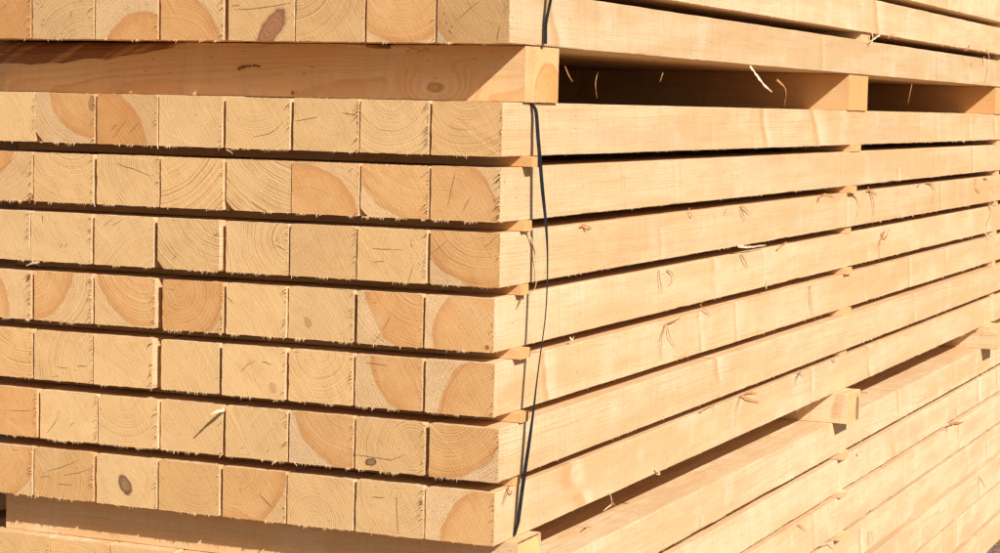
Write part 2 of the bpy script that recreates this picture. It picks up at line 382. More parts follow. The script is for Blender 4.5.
LAYER = {'T': ['lowest top-bundle layer', 'second-lowest top-bundle layer', 'third-lowest top-bundle layer'],
         'L': [f'{s} strapped layer' for s in ('first', 'second', 'third', 'fourth', 'fifth', 'sixth', 'bottom')],
         'B': [f'{s} bottom-bundle layer' for s in ('first', 'second', 'third', 'fourth', 'fifth', 'sixth', 'seventh')]}
PLACE = ['at sunlit corner', 'second from corner', 'third from corner', 'fourth from corner', 'fifth from corner',
         'sixth from corner', 'seventh from corner', 'at far left']
GROUP = {'T': 'sawn timbers in the top bundle', 'L': 'sawn timbers in the strapped bundle', 'B': 'sawn timbers in the bottom bundle'}
LONG_YS = [0, .0015, .006] + [.015 + .0125 * i for i in range(int(4.6 / .0125))]
CORNER = {}

def crack(o, pts, w=.0009):
    """an open check in the end face"""
    rnd = random.Random(int(pts[0][0] * 1e5) & 1023); mb = MB(); q = []
    for i in range(len(pts) - 1):
        a = Vector(pts[i]); b = Vector(pts[i + 1])
        for k in range(6):
            p = a.lerp(b, k / 6); q.append(p + Vector((rnd.uniform(-1, 1), 0, rnd.uniform(-1, 1))) * .0004)
    q.append(Vector(pts[-1])); n = len(q); vs = []; fs = []
    for i, p in enumerate(q):
        d = (q[min(i + 1, n - 1)] - q[max(i - 1, 0)]).normalized(); a = Vector((-d.z, 0, d.x))
        k = max(.12, math.sin(math.pi * (i + .3) / (n - .4)) ** .7) * rnd.uniform(.7, 1.1) * w * .5
        for yy in (-.00035, .002): vs += [p + a * k + Vector((0, yy, 0)), p - a * k + Vector((0, yy, 0))]
        if i:
            o_ = (i - 1) * 4
            fs += [(o_, o_ + 1, o_ + 5, o_ + 4), (o_ + 2, o_, o_ + 4, o_ + 6), (o_ + 1, o_ + 3, o_ + 7, o_ + 5)]
    mb.add(vs, fs); return mb.build('crack', CRACK, o)

def beam(name, k, c, xl, xr, words, yo=0., pith=None, sp=3.4, con=.6, ck=.8, heart=None, tone=1., warm=.2, rough=.5, knot=None,
         ch=None, fz=1., rs=1., tf=1., cracks=(), zo=0., L=4.35, y0=0., seed=None, label=None):
    """one beam; xl, xr, pith, heart, knot and cracks are read off the photo and turned into metres on the end plane"""
    zt = layer_z(name, k) + zo; zc = zt - H / 2
    Y = yo + y0
    yp = {('T', 0): 20, ('L', 0): 125}.get((name, k))
    def loc(px):                            # photo pixel -> metres on the plane of the end face
        return at(px[0], px[1], 1, yo)
    ym = 0
    # pixel row of the beam's mid height: search along the end plane
    def x_at(px):
        lo, hi = -400., 1500.
        for _ in range(40):
            mid = (lo + hi) / 2
            if at(px, mid, 1, yo).z > zc: lo = mid
            else: hi = mid
        return at(px, lo, 1, yo).x
    XL, XR = x_at(xl), x_at(xr); w = XR - XL; xc = (XL + XR) / 2
    sdv = seed if seed is not None else (ord(name[0]) * 31 + k * 17 + c * 5) % 97
    rnd = random.Random(sdv * 7 + 1)
    corner = c == 0
    ys = None
    if corner:
        ys = [y for y in LONG_YS if y < L - .01] + [L]
        CORNER[(name, k)] = XR
    hh_ = H - (rnd.uniform(0, .0014) if not corner else 0.)
    mb = beam_mesh(w, hh_, L, rnd, ch, ys, rough=.0006)
    o = mb.build('squared_timber', [WOOD, WANE, ENDG])
    zc -= (H - hh_) / 2; o.location = (xc, Y + rnd.uniform(-.0013, .0013), zc + GZ)
    def lc(px): p = loc(px); return (p.x - xc, p.z - zc)
    kk = None
    if knot: a = lc(knot[:2]); kk = (a[0], a[1], knot[2] / 650, knot[3] / 650, R(knot[4]), knot[5])
    hh = None
    if heart: a = lc(heart[:2]); hh = (a[0], a[1], heart[2] / 650)
    pp = lc(pith) if pith else (rnd.uniform(-.05, .05), rnd.uniform(-.1, .1))
    tone *= rnd.uniform(.93, 1.04); warm = min(1., max(0., warm + rnd.uniform(-.08, .16)))
    look(o, pp, rnd.uniform(-.012, .012), sp / 1000, con, ck, hh, tone, warm, rough, kk, sdv + .37)
    fringe(o, w, H, rnd, fz * .9, rs, tf)
    for cr in cracks:
        crack(o, [(lc(q)[0], 0, lc(q)[1]) for q in cr])
    tag(o, label or f'{words}, {LAYER[name][k]}, {PLACE[c]}', 'squared timber', GROUP[name])
    return o

# every end that shows, as (left px, right px, words, look)
D = dict
ROWS = {
 ('T', 0): [
  (437.6, 509.6, 'greyish brown beam with dark specks', D(pith=(505, -25), heart=(520, -22, 92), tone=.78, warm=.3, rough=1.2, con=.5, ck=1, rs=.2, fz=.3, cracks=[[(446, 22), (448.5, 25)], [(449, 30), (452, 34)], [(444, 12), (445, 15)], [(451, 26), (453, 28)], [(458, 20), (470, 9), (479, 2)], [(497, 41), (500, 26)]])),
  (367, 435.3, 'amber beam with wide curved rings', D(pith=(400, -35), heart=(405, -25, 62), warm=.45, tone=.95, con=.7, rs=.2, fz=.3)),
  (296.3, 364.3, 'beam with dense rings curving to the right', D(pith=(296, -18), warm=.45, tone=.93, con=1., sp=3.2, ck=1, rs=.2, fz=.3)),
  (229, 294.5, 'beam with a large red oval knot', D(pith=(225, -30), warm=.4, tone=.95, knot=(272, 28, 20, 9.5, 52, 0), cracks=[[(235, 10), (262, 8), (291, 3)], [(232, 6), (240, 5.5)]], rs=.2, fz=.3)),
  (160.5, 223, 'amber beam with a dark curved heart edge', D(pith=(172, 66), heart=(170, 52, 56), warm=.5, tone=.92, ck=1, rs=.8, fz=.3)),
  (95.7, 157.5, 'beam half pale and torn, half orange', D(pith=(150, 75), heart=(143, 62, 47), warm=.6, tone=.95, rough=1., rs=.2, fz=.3)),
  (33.3, 94, 'grey beam dotted with black mould', D(pith=(86, 60), tone=.82, warm=.1, rough=.8, con=.9, rs=.2, fz=.3, cracks=[[(70.5, 18), (73, 11)], [(63.5, 25.5), (65, 23.5)], [(88, 13), (89, 11)], [(89.5, 19), (90.5, 17)], [(55, 38), (56.5, 36)], [(62, 34.5), (63.5, 33)], [(42, 26), (43.5, 24)], [(75, 31.5), (76, 30)], [(37, 3), (40, 5)], [(43, 19), (45, 21)], [(41, 8), (43, 6)]])),
  (-35, 31, 'orange beam with resin flakes', D(pith=(-30, -50), heart=(-30, -50, 150), warm=.6, tone=.9, rs=.6, fz=.3))],
 ('L', 0): [
  (432, 502.4, 'light amber beam with bowl-shaped rings', D(pith=(468, 80), warm=.42, tone=.97, con=.75, ck=.9, rs=1.2, fz=.5)),
  (360.6, 429, 'pale beam with one bold dark ring', D(pith=(392, 88), warm=.15, con=.8, sp=3.6, rs=2., fz=.6)),
  (293.6, 358.8, 'pale beam with its pith in view', D(pith=(333.5, 110), warm=.1, con=.6, sp=2.7, rs=2., fz=.6, cracks=[[(342, 113), (357, 115)], [(296, 121), (318, 117)]])),
  (225.6, 289.6, 'beam with a long crooked brown crack', D(pith=(255, 82), warm=.2, con=.6, cracks=[[(253, 137), (268, 134), (275, 130), (283, 122)], [(283, 111), (289, 103)]], rs=.6)),
  (158.8, 221.6, 'pale beam with fine upright rings', D(pith=(240, 95), warm=.05, con=.6, sp=2.6, ck=1, rs=.4, fz=.6)),
  (97.3, 157.3, 'orange beam with slanting parallel cracks', D(pith=(60, 190), heart=(78, 166, 84), warm=.75, tone=.92, ck=1, cracks=[[(113, 138), (127, 120)], [(129, 134), (139, 122)], [(111, 131), (117, 124)]], rs=.3)),
  (35.4, 94.4, 'reddish beam with a pale broken lower corner', D(pith=(100, 70), heart=(98, 82, 58), warm=.55, tone=.93, rough=.7, knot=(91.5, 104, 3.5, 8, 0, -.2), ch={'bl': (0.0140, True)}, rs=1.4, fz=2.4)),
  (-28, 35, 'plain pale beam', D(pith=(-5, 128), warm=.05, con=.4))],
 ('L', 1): [
  (431, 500.6, 'amber beam with long radial cracks', D(pith=(440, 250), heart=(428, 228, 72), warm=.45, tone=.97, ck=1, con=.45, cracks=[[(448, 207), (452, 188), (456, 171)], [(462, 213), (471, 196)]], rs=2.2, fz=1.4)),
  (361, 428.6, 'beam with a pale crescent under amber heart', D(pith=(420, 135), heart=(418, 152, 63), warm=.4, ck=1, ch={'bl': (0.0091, True)}, rs=1.6)),
  (292, 359, 'beam with orange wave below pale wood', D(pith=(305, 250), heart=(300, 235, 66), warm=.5, ck=.9, con=.4, rs=.4)),
  (226, 290.6, 'beam with bold rings and a cut corner', D(pith=(305, 100), warm=.15, con=1., sp=4., ch={'bl': (0.0126, True)}, rs=.3)),
  (161.2, 223.6, 'beam with rings fanning from upper left', D(pith=(150, 118), warm=.15, con=.9, sp=3.9, rs=.8)),
  (96.8, 159, 'beam with upright rings and thin wavy crack', D(pith=(160, 162), warm=.15, con=.8, sp=3.2, cracks=[[(116, 163), (126, 167), (134, 169), (150, 176)]], rs=.7)),
  (33.4, 92.5, 'pale beam with wide bowl rings', D(pith=(72, 128), warm=.1, con=.7, sp=3.3, rs=1.2, fz=.8)),
  (-30, 31.6, 'beam with orange heart on its left', D(pith=(-20, 120), heart=(-20, 133, 46), warm=.5, con=.8, ch={'br': (0.0098, True)}, rs=1.))],
 ('L', 2): [
  (430, 499.6, 'beam with silvery sapwood in lower left', D(pith=(482, 205), heart=(487, 216, 67), warm=.4, con=1., sp=3.3, rough=1., ck=1, ch={'bl': (.0045, False)}, cracks=[[(430, 254), (440, 247), (448, 240)], [(484, 248), (498, 236)]], fz=.6)),
  (357.6, 426.5, 'pale beam with short level cracks', D(pith=(414, 256), warm=.1, con=.4, ck=1., sp=2.8, cracks=[[(374, 262), (385, 261)], [(372, 248), (382, 249), (404, 250)], [(408, 283), (414, 265)], [(411, 243), (412, 248)]], rs=1.3)),
  (290, 355.6, 'greyish beam shading to orange lower right', D(pith=(268, 198), heart=None, warm=.2, tone=.93, con=.55, sp=2.8, rs=1.)),
  (225.8, 288, 'beam with tall curved rings', D(pith=(290, 240), warm=.15, con=.95, sp=3.8, cracks=[[(275, 245), (286, 250)], [(275, 242), (278, 238)]], rs=.6, yo=.002)),
  (157.2, 218.6, 'jutting beam with strong rings and cut corner', D(pith=(226, 195), warm=.2, con=1.15, sp=3.5, yo=-.0045, ch={'bl': (0.0112, True)}, rs=.2)),
  (94.6, 153.5, 'beam with grey streaked rings, deep shadow beside', D(pith=(175, 320), warm=.15, tone=.95, con=.7, sp=3.1, cracks=[[(104, 226), (113, 219)], [(112, 226), (122, 220)]], rs=.1)),
  (31, 91.4, 'beam with two small dark holes', D(pith=(80, 221), warm=.1, con=.5, sp=2.9, cracks=[[(42.5, 215), (43.5, 223)], [(60.3, 247.5), (62.5, 243.5)], [(65, 247), (67.5, 243.5)]], rs=.9)),
  (-30, 29.8, 'plain honey beam', D(pith=(-20, 235), warm=.1, con=.35))],
 ('L', 3): [
  (425, 494, 'amber beam with speckled heart and pin knot', D(pith=(515, 375), heart=(492, 345, 60), warm=.4, rough=.8, con=.35, knot=(487, 347.5, 1.8, 1.8, 0, .8), rs=.5, fz=.7)),
  (357.3, 422.2, 'beam with close rings and pale left sapwood', D(pith=(421, 270), heart=(426, 287, 63), warm=.35, con=1.1, sp=3.2, ck=1, rough=.9, cracks=[[(373, 343), (381, 333)], [(383, 330), (390, 317)]], rs=.2, fz=1.2)),
  (289, 353.6, 'beam with an eye-shaped knot', D(pith=(268, 372), warm=.15, con=.55, sp=2.6, knot=(308, 322, 3.6, 5.6, 20, -.4), rs=.8, yo=.003)),
  (226.4, 286.3, 'smooth pale beam with broad slanting grain', D(pith=(210, 350), warm=.12, con=.4, cracks=[[(228, 297), (233, 303)]], rs=1.1, yo=0.)),
  (162.5, 222.6, 'rounded beam with pith near its top', D(pith=(178.5, 290.5), heart=(178, 290, 52), warm=.5, con=.8, sp=3.6, rough=.3, rs=1.1, fz=1.8, ch={'tl': (.003, False)})),
  (94.6, 155, 'beam with half-moon rings at its top edge', D(pith=(142, 262), heart=(146, 268, 56), warm=.3, con=.9, sp=3.6, rough=.3, rs=.8, fz=1.)),
  (34.4, 92, 'beam with golden heart beside pale crescent', D(pith=(28, 268), heart=(30, 268, 50), warm=.3, con=.8, sp=3.8, rs=1.8, fz=1.1)),
  (-28, 31, 'beam with comb-like splinter shadows', D(pith=(-60, 310), heart=(-42, 310, 62), warm=.3, con=.5, rs=2.6, fz=2.))],
 ('L', 4): [
  (425, 494, 'beam with arched heart in lower right', D(pith=(500, 420), heart=(494, 417, 55), warm=.3, rough=1., con=.7, sp=3.1, rs=.6, fz=.6)),
  (355, 421.8, 'beam with level crack across amber heart', D(pith=(455, 350), heart=(428, 357, 61), warm=.35, con=.8, sp=3.1, ck=1., rough=.8, cracks=[[(365, 362.5), (376, 364), (388, 366)]], rs=.3, fz=1.3)),
  (289, 352.4, 'pale beam with faint bowl rings', D(pith=(320, 352), warm=.12, con=.6, sp=3.5, rs=1.3)),
  (221.8, 285, 'beam with a pith and a small round knot', D(pith=(259, 362), warm=.12, con=.65, sp=2.8, knot=(272.5, 388, 4, 5.5, 20, -.5), cracks=[[(240, 373), (247, 365), (255, 361)], [(262, 361), (272, 365)]], yo=-.001, rs=.4, fz=1.2)),
  (161, 219, 'pale beam with fine fibres at a shadow strip', D(pith=(240, 372), warm=.1, con=.4, sp=3., yo=.0035, ch={'tl': (.003, False)}, rs=.1, fz=1.2)),
  (94, 153, 'beam with wavy grain and flaking right edge', D(pith=(150, 318), warm=.2, con=.6, sp=3., ck=.5, rs=1.8, fz=1.)),
  (34.4, 92.6, 'beam with short level cracks and tight rings', D(pith=(104, 368), warm=.3, con=1., sp=3., ck=1, cracks=[[(52, 376), (60, 376)], [(57, 367), (68, 368)], [(77, 366), (88, 366)]], rs=.4)),
  (-29, 31.8, 'honey beam with clear sweeping rings', D(pith=(25, 305), warm=.3, con=1.1, sp=3.4, rs=.6))],
 ('L', 5): [
  (429.6, 498.8, 'beam with torn sapwood in lower right', D(pith=(448, 398), heart=(443, 408, 66), warm=.35, rough=1.1, con=1., sp=3.2, ck=.9, rs=.4, fz=1.2)),
  (355.6, 424.3, 'ringed beam with a dark knot low left', D(pith=(412, 448), warm=.3, con=1., sp=2.8, knot=(370.5, 462, 5.5, 3.2, 10, .9), ch={'tr': (.0028, False)}, cracks=[[(353, 454), (372, 457), (391, 460), (405, 455)]], rs=.3)),
  (289.5, 353.2, 'beam with wet-looking torn sapwood below', D(pith=(352, 392), heart=(352, 404, 63), warm=.35, rough=1., con=.7, sp=3.1, rs=.7, fz=1.2)),
  (225.5, 287.2, 'plain honey beam with faint round rings', D(pith=(275, 440), warm=.15, con=.5, sp=2.8, ck=.9, rs=1.3)),
  (160.8, 222.3, 'beam crossed by a slanting splinter shadow', D(pith=(120, 480), warm=.15, tone=.98, con=.5, sp=3., rs=.2, fz=.8, yo=.003)),
  (98.6, 157.6, 'pale beam with one dark bowl ring', D(pith=(124, 392), warm=.1, con=.5, sp=4.2, rs=1.5, fz=.8)),
  (40, 97, 'pale beam with faint star cracks', D(pith=(42, 430), warm=.08, con=.45, sp=2.8, ck=1, rs=.9, cracks=[[(58, 416), (52, 427), (46, 433)], [(69, 427), (74, 422)]], fz=1.)),
  (-24, 36.8, 'orange beam ending short of a gap', D(pith=(0, 411), heart=(0, 411, 80), warm=.55, con=.4, rs=1.4, fz=.4, cracks=[[(5, 410), (20, 411), (31, 410.5)]]))],
 ('L', 6): [
  (425, 494, 'beam half white and half amber, ragged border', D(pith=(512, 580), heart=(512, 562, 74), warm=.4, rough=.9, con=.35, ch={'tl': (.007, False)}, rs=.8, fz=.3)),
  (356, 423.5, 'smooth pale beam with a spiral pith', D(pith=(396, 493), warm=.08, con=.5, sp=3.1, ch={'tr': (.003, False)}, cracks=[[(396.5, 495), (397, 512), (398, 533)], [(372, 497), (384, 497.5)]], rs=1.8, fz=.8)),
  (287.2, 353, 'beam with rings round its bottom centre', D(pith=(313, 522), warm=.2, con=.9, sp=3.2, ch={'tr': (.003, False)}, rs=.2, fz=.5)),
  (222.4, 285.2, 'beam with orange band at its right edge', D(pith=(236, 468), heart=(236, 468, 54), warm=.45, con=.7, sp=3.4, rough=.3, rs=1.2, fz=.5, cracks=[[(259, 494), (271, 507)]])),
  (159, 219, 'amber beam with slanting fine rings', D(pith=(196, 452), warm=.5, tone=.95, con=.7, sp=2.9, rs=.3, fz=.6)),
  (96.4, 156.6, 'pale beam with a big dark oval knot', D(pith=(100, 470), warm=.1, con=.45, knot=(125, 485, 9.5, 5.6, -58, .75), rs=1., fz=1.4)),
  (34.2, 93.2, 'orange beam with slanting dark cracks', D(pith=(20, 478), warm=.6, tone=.93, con=.9, sp=2.9, ck=1, cracks=[[(47, 471), (62, 467), (79, 460)], [(64, 475), (78, 473), (91, 468)], [(40, 477), (50, 476)], [(58, 484), (72, 485)]], rs=1.8, fz=1.8)),
  (-28, 32.4, 'orange beam with bowl rings', D(pith=(-12, 445), heart=(-12, 445, 58), warm=.5, con=.9, sp=3.1, rs=1.4, fz=1.4))],
}
for (nm, k), row in ROWS.items():
    for c, (xl, xr, words, kw) in enumerate(row):
        beam(nm, k, c, xl, xr, words, **kw)
# layers whose ends lie outside the picture: only the long lit face of the outermost beam shows
rnd = random.Random(5)
def long_beam(nm, k, right, words, y0=0., L=4.35, zo=0., warm=.1, tone=1., seed=3, w=.107, h=H):
    zt = layer_z(nm, k) + zo; r_ = random.Random(seed)
    ys = [y for y in LONG_YS if y < L - .01] + [L]
    o = beam_mesh(w, h, L, r_, None, ys, rough=.0006).build('squared_timber', [WOOD, WANE, ENDG])
    o.location = (right - w / 2, y0, zt - h / 2 + GZ)
    if right > -.01: CORNER[(nm, k)] = right
    look(o, (r_.uniform(-.05, .05), r_.uniform(-.09, .09)), r_.uniform(-.02, .02), .0035, .6, .8, None, tone, warm, .5, None, seed + .37)
    fringe(o, w, h, r_, .6, .6, .6)
    return tag(o, f'{words}, {LAYER[nm][k]}', 'squared timber', GROUP[nm])
long_beam('T', 1, .010, 'sunlit side of a pinkish outer beam', seed=41, zo=0)
long_beam('T', 2, .006, 'sunlit outer beam at the upper right corner', seed=42)
for i in range(8):
    pxl = [431, 368, 305, 242, 175.5, 110, 50, -12][i]; pxr = [496, 430.5, 367.5, 304.5, 241.5, 174, 109, 49][i]
    beam('B', 0, i, pxl, pxr, ['wide outer beam with sunlit pinkish top', 'beam', 'beam', 'beam', 'beam', 'beam with dark joint on its left', 'beam with pale top edge', 'orange beam'][i],
         yo=.02, warm=[.3, .3, .3, .3, .2, .2, .45, .3][i], L=4.3, con=.6, rs=.3, fz=.4,
         label=None if i in (0, 5, 6, 7) else f'beam top behind the lower bearer, {PLACE[i]} of the bottom bundle')
long_beam('B', 1, -.005, 'near length of outer beam ending at a joint', L=3.135, seed=51)
b2 = long_beam('B', 1, -.009, 'short far length of outer beam past the joint', y0=3.146, L=.95, seed=52)
long_beam('B', 2, -.001, 'outer beam with ragged upper edge', seed=53, L=4.2, h=.083)
long_beam('B', 3, -.007, 'outer beam seen low at the right', seed=54, L=4.3, h=.083)
long_beam('B', 4, -.003, 'outer beam low in the right corner', seed=55, L=4.4, h=.083)
long_beam('B', 5, -.008, 'outer beam just above the ground', seed=56, L=4.5, h=.083)
long_beam('B', 6, -.005, 'lowest outer beam just above the ground', seed=57, L=4.6, h=.083)
for k in (1, 2):
    for c in range(1, 8):
        long_beam('T', k, .010 - .1095 * c, f'beam behind the outer one, {PLACE[c]}', seed=60 + k * 10 + c)

# ------------------------------------------------------------------ cross pieces: bearers and stickers (local y runs to world -x)
def cross(name, y0, y1, z0, z1, xr, xl, label, cat, group, seed, wane=None, warm=.5, tone=1., ys=None, skew=0., knot=None, pith=None, con=.6, heart=None, rough=.5):
    r_ = random.Random(seed); w = y1 - y0; h = z1 - z0; L = xr - xl
    ys = ys or [0, .001, .004, .012, .03, .06] + [.09 + .02 * i for i in range(int((L - .1) / .02))] + [L]
    o = beam_mesh(w, h, L, r_, None, ys, rough=.0005 if h > .03 else .0002, wane=wane, skew=skew).build(name, [WOOD, WANE, ENDG])
    o.rotation_euler = (0, 0, math.pi / 2); o.location = (xr, (y0 + y1) / 2, (z0 + z1) / 2 + GZ)
    look(o, pith or (r_.uniform(-.03, .03), r_.uniform(-.06, .06)), r_.uniform(-.02, .02), .0034, con, .8, heart, tone, warm, rough, knot, seed + .37)
    return tag(o, label, cat, group)
def wane_depth(y):
    t = y                          # distance from the right end; the wane lies on the left third
    d = 0.
    if t > .55: d = .036 * min(1, (t - .55) / .22) ** .7
    d += .007 * max(0, noise.noise((t * 7, 3, 3)) + .15) * (t < .6) * (t > .03)
    return max(d * (1 + .22 * noise.noise((t * 20, 1, 2)) + .14 * noise.noise((t * 95, 4, 2))), .0012)
ub = cross('bearer', .066, .190, .0006, .0790, .005, -.892, 'shaded timber bearer with bark edge between top and strapped bundles, nearest end', 'bearer', 'bearers between the bundles', 11,
      wane=('tl', wane_depth), warm=.75, tone=1.15, heart=(.022, -.030, .050), pith=(.02, -.03), con=1.1)
cross('bearer', 1.885, 2.055, .0004, .0795, .004, -.90, 'middle bearer under the top bundle, its blunt end in the sun', 'bearer', 'bearers between the bundles', 12, warm=.8)
cross('bearer', 3.60, 3.74, .0004, .0795, .004, -.90, 'bearer under the top bundle at the right picture edge', 'bearer', 'bearers between the bundles', 13, warm=.9)
ZB = -6 * PITCH - H
lb = cross('bearer', .045, .13, -.6826, ZB - .0004, .020, -.852, 'shaded bearer under the strapped bundle beside the lower corner', 'bearer', 'bearers between the bundles', 14, warm=.45, tone=1.0, skew=.02, con=.4)
cross('bearer', 1.862, 1.965, -.6826, ZB - .0004, .034, -.87, 'jutting bearer with bluish stained end under the strapped bundle', 'bearer', 'bearers between the bundles', 15, warm=.1, knot=(.028, -.01, .012, .03, 0., .5))
cross('bearer', 3.56, 3.68, -.6826, ZB - .0004, .045, -.87, 'bearer under the strapped bundle at the right picture edge', 'bearer', 'bearers between the bundles', 16, warm=.2)
cross('bearer', 4.02, 4.16, -.6826, ZB - .0004, .030, -.87, 'added farthest bearer closing the bright gap under the strapped bundle at the right edge', 'bearer', 'bearers between the bundles', 17, warm=.3)  # added bearer: stops background light leaking through past the far end
ORD = ['first and second', 'second and third', 'third and fourth', 'fourth and fifth', 'fifth and sixth', 'sixth and bottom']
near = [(.072, .100, .016), (.068, .098, .007), (.070, .098, .004), (.062, .100, .008), (.066, .096, .010), (.062, .09, .002)]
far = [(1.93, 2.02, .002), (1.91, 1.955, .012), (1.93, 1.98, -.004), (1.92, 1.97, .004), (1.90, 1.98, .003), (1.91, 1.97, -.002)]
for i in range(6):
    zt = -i * PITCH - H - .0003; zb = -(i + 1) * PITCH + .0003
    a, b, e = near[i]; xr = max(CORNER[('L', i)], CORNER[('L', i + 1)]) * 0 + e
    cross('sticker', a, b, zb, zt, e, -.868, f'thin sticker between {ORD[i]} layers, near the strap', 'sticker', 'stickers between the layers', 20 + i, warm=.8, ys=[0, .002, .01, .03, .1, .3, .6, .85 + e])
    a, b, e = far[i]
    cross('sticker', a, b, zb, zt, e, -.868, f'thin sticker between {ORD[i]} layers, halfway along the side', 'sticker', 'stickers between the layers', 30 + i, warm=.6, ys=[0, .002, .01, .03, .1, .3, .6, .85 + e])
cross('sticker', 1.98, 2.06, layer_z('T', 0) + .0003, layer_z('T', 1) - H - .0003, .004, -.85, 'thin sticker between the two lowest layers of the top bundle', 'sticker', 'stickers between the layers', 40, warm=.2)
for i in range(3):
    cross('sticker', 1.93, 1.99, layer_z('B', i + 1) + .0003, layer_z('B', i) - (H, H, .083)[i] - .0003, .006, -.60, f'thin sticker under the {["first", "second", "third"][i]} layer of the bottom bundle', 'sticker', 'stickers between the layers', 43 + i, warm=.2)

for i in range(6):
    cross('sticker', 3.70, 3.75, -(i + 1) * PITCH + .0003, -i * PITCH - H - .0003, -.004, -.868, f'thin sticker between {ORD[i]} layers at the right picture edge', 'sticker', 'stickers between the layers', 80 + i, warm=.25, ys=[0, .002, .01, .03, .1, .3, .6, .86])
for i in range(2):
    cross('sticker', 3.70, 3.75, layer_z('T', i) + .0003, layer_z('T', i + 1) - H - .0003, -.004, -.868, f'thin sticker in the {["lower", "upper"][i]} gap of the top bundle at the right edge', 'sticker', 'stickers between the layers', 88 + i, warm=.25, ys=[0, .002, .01, .03, .1, .3, .6, .86])
# neighbouring stack glimpsed at the left edge
GAPS = ['first', 'second', 'third', 'fourth', 'fifth', 'sixth']
NB = [(-.70, -.60, 'brown timber of a neighbouring stack beside the lower bearer end', 62), (-.02, .12, 'shaded timber of a neighbouring stack beyond the upper bearer end', 63)]
NB += [(-.82, -.715, 'dark timber of a neighbouring stack at the lower left picture edge', 71)]
NB += [(-i * PITCH - H - .045, -i * PITCH - H + .030, f'dark timber of a neighbouring stack beyond the {GAPS[i]} gap at far left', 64 + i) for i in range(6)]
for z0, z1, lb_, sd in NB:
    o = beam_mesh(.12, z1 - z0, 4.2, random.Random(sd)).build('squared_timber', [WOOD, WANE, ENDG]); o.location = (-1.06, .16, (z0 + z1) / 2 + GZ)
    look(o, (0, .1), 0, .0035, .5, .5, None, .9, .5, .4, None, sd); tag(o, lb_, 'squared timber', 'timbers of the neighbouring stack')

# ------------------------------------------------------------------ straps
def strap(path, twist, name, label, width=.0092):
    mb = MB(); t = .0007; n = len(path); vs = []; fs = []
    P = [Vector(p) for p in path]
    for i, p in enumerate(P):
        d = (P[min(i + 1, n - 1)] - P[max(i - 1, 0)]).normalized()
        a = Vector((0, 1, 0)); a = (a - d * a.dot(d)).normalized(); nn = d.cross(a)
        ang = R(twist[i]); A = a * math.cos(ang) + nn * math.sin(ang); N = d.cross(A)
        for s1, s2 in ((1, 1), (-1, 1), (-1, -1), (1, -1)): vs.append(p + A * s1 * width / 2 + N * s2 * t)
        if i:
            o = (i - 1) * 4
            for j in range(4): fs.append((o + j, o + (j + 1) % 4, o + 4 + (j + 1) % 4, o + 4 + j))
    fs += [(3, 2, 1, 0), (4 * n - 4, 4 * n - 3, 4 * n - 2, 4 * n - 1)]
    mb.add(vs, fs); o = mb.build(name, STRAP); 
    for p in o.data.polygons: p.use_smooth = False
    return tag(o, label, 'strap')
def smooth_path(keys, n):
    out = []
    for i in range(n + 1):
        u = i / n * (len(keys) - 1); k = min(int(u), len(keys) - 2); t = u - k
        K = [keys[max(k - 1, 0)], keys[k], keys[k + 1], keys[min(k + 2, len(keys) - 1)]]
        out.append([.5 * (2 * K[1][j] + (K[2][j] - K[0][j]) * t + (2 * K[0][j] - 5 * K[1][j] + 4 * K[2][j] - K[3][j]) * t * t + (3 * K[1][j] - K[0][j] - 3 * K[2][j] + K[3][j]) * t ** 3) for j in range(len(K[0]))])
    return out
# (x, y, z, twist) down the lit side, standing off the beams in the middle
SY = .100
def xs(px, y, z):   # stand-off that puts the strap where the photo shows it
    c = at(px, y, 1, SY); return c.x
pts = [(536, 112), (538, 137), (540, 160), (542.5, 190), (546, 225), (547.5, 255), (547, 290), (545, 320), (541, 350), (537, 380), (533.5, 410), (529.5, 440), (525, 470), (521.5, 495), (518.2, 522)]
tw = [2, 4, 4, 2, -6, -16, -19, -19.5, -19, -17, -10, 0, 5, 6, 2]
keys = []
for n_, ((px, py), a) in enumerate(zip(pts, tw)):
    sy = SY - .028 * n_ / 14
    q = at(px, py, 1, sy); keys.append((max(q.x, .0062), sy, q.z + GZ, a))
keys.insert(0, (.0022, SY, GZ - .0022, 0))
top = [(-.86, SY, GZ + .0009, 0), (-.40, SY, GZ + .0009, 0), (-.004, SY, GZ + .0009, 0)]
bot = [(.004, SY - .002, ZB + GZ + .003, 0), (-.012, SY - .002, ZB + GZ - .0035, 0), (-.3, SY - .044, ZB + GZ - .0035, 0)]
bot = [(.002, SY - .028, ZB + GZ + .003, 0), (-.006, .034, ZB + GZ - .004, 0), (-.3, .034, ZB + GZ - .004, 0)]
sp_ = smooth_path(keys, 90)
full = [list(q) for q in top[:3]] + sp_ + [list(q) for q in bot[:1]]
strap([q[:3] for q in full], [q[3] for q in full], 'packing_strap', 'dark packing strap bowing down the sunlit side of the strapped bundle')
Y2 = .118
kt = []
for (px, py), a in zip([(540.6, 44), (543, 36), (545.5, 24), (548.5, 10), (551.5, -4), (553, -14)], [3, 3, 3, 3, 3, 3]):
    q = at(px, py, 1, Y2); kt.append((max(q.x, .013), Y2, q.z + GZ, a))
kt2 = smooth_path(kt, 30)
pre = [[-.3, Y2, .0793 + GZ, 0], [-.02, Y2, .0793 + GZ, 0]]
pre = []
post = [[.03, Y2, .25 + GZ, 8], [.012, Y2, .33 + GZ, 0]]
full = pre + kt2 + post
strap([q[:3] for q in full], [q[3] for q in full], 'packing_strap', 'short length of dark packing strap on the corner of the top bundle')

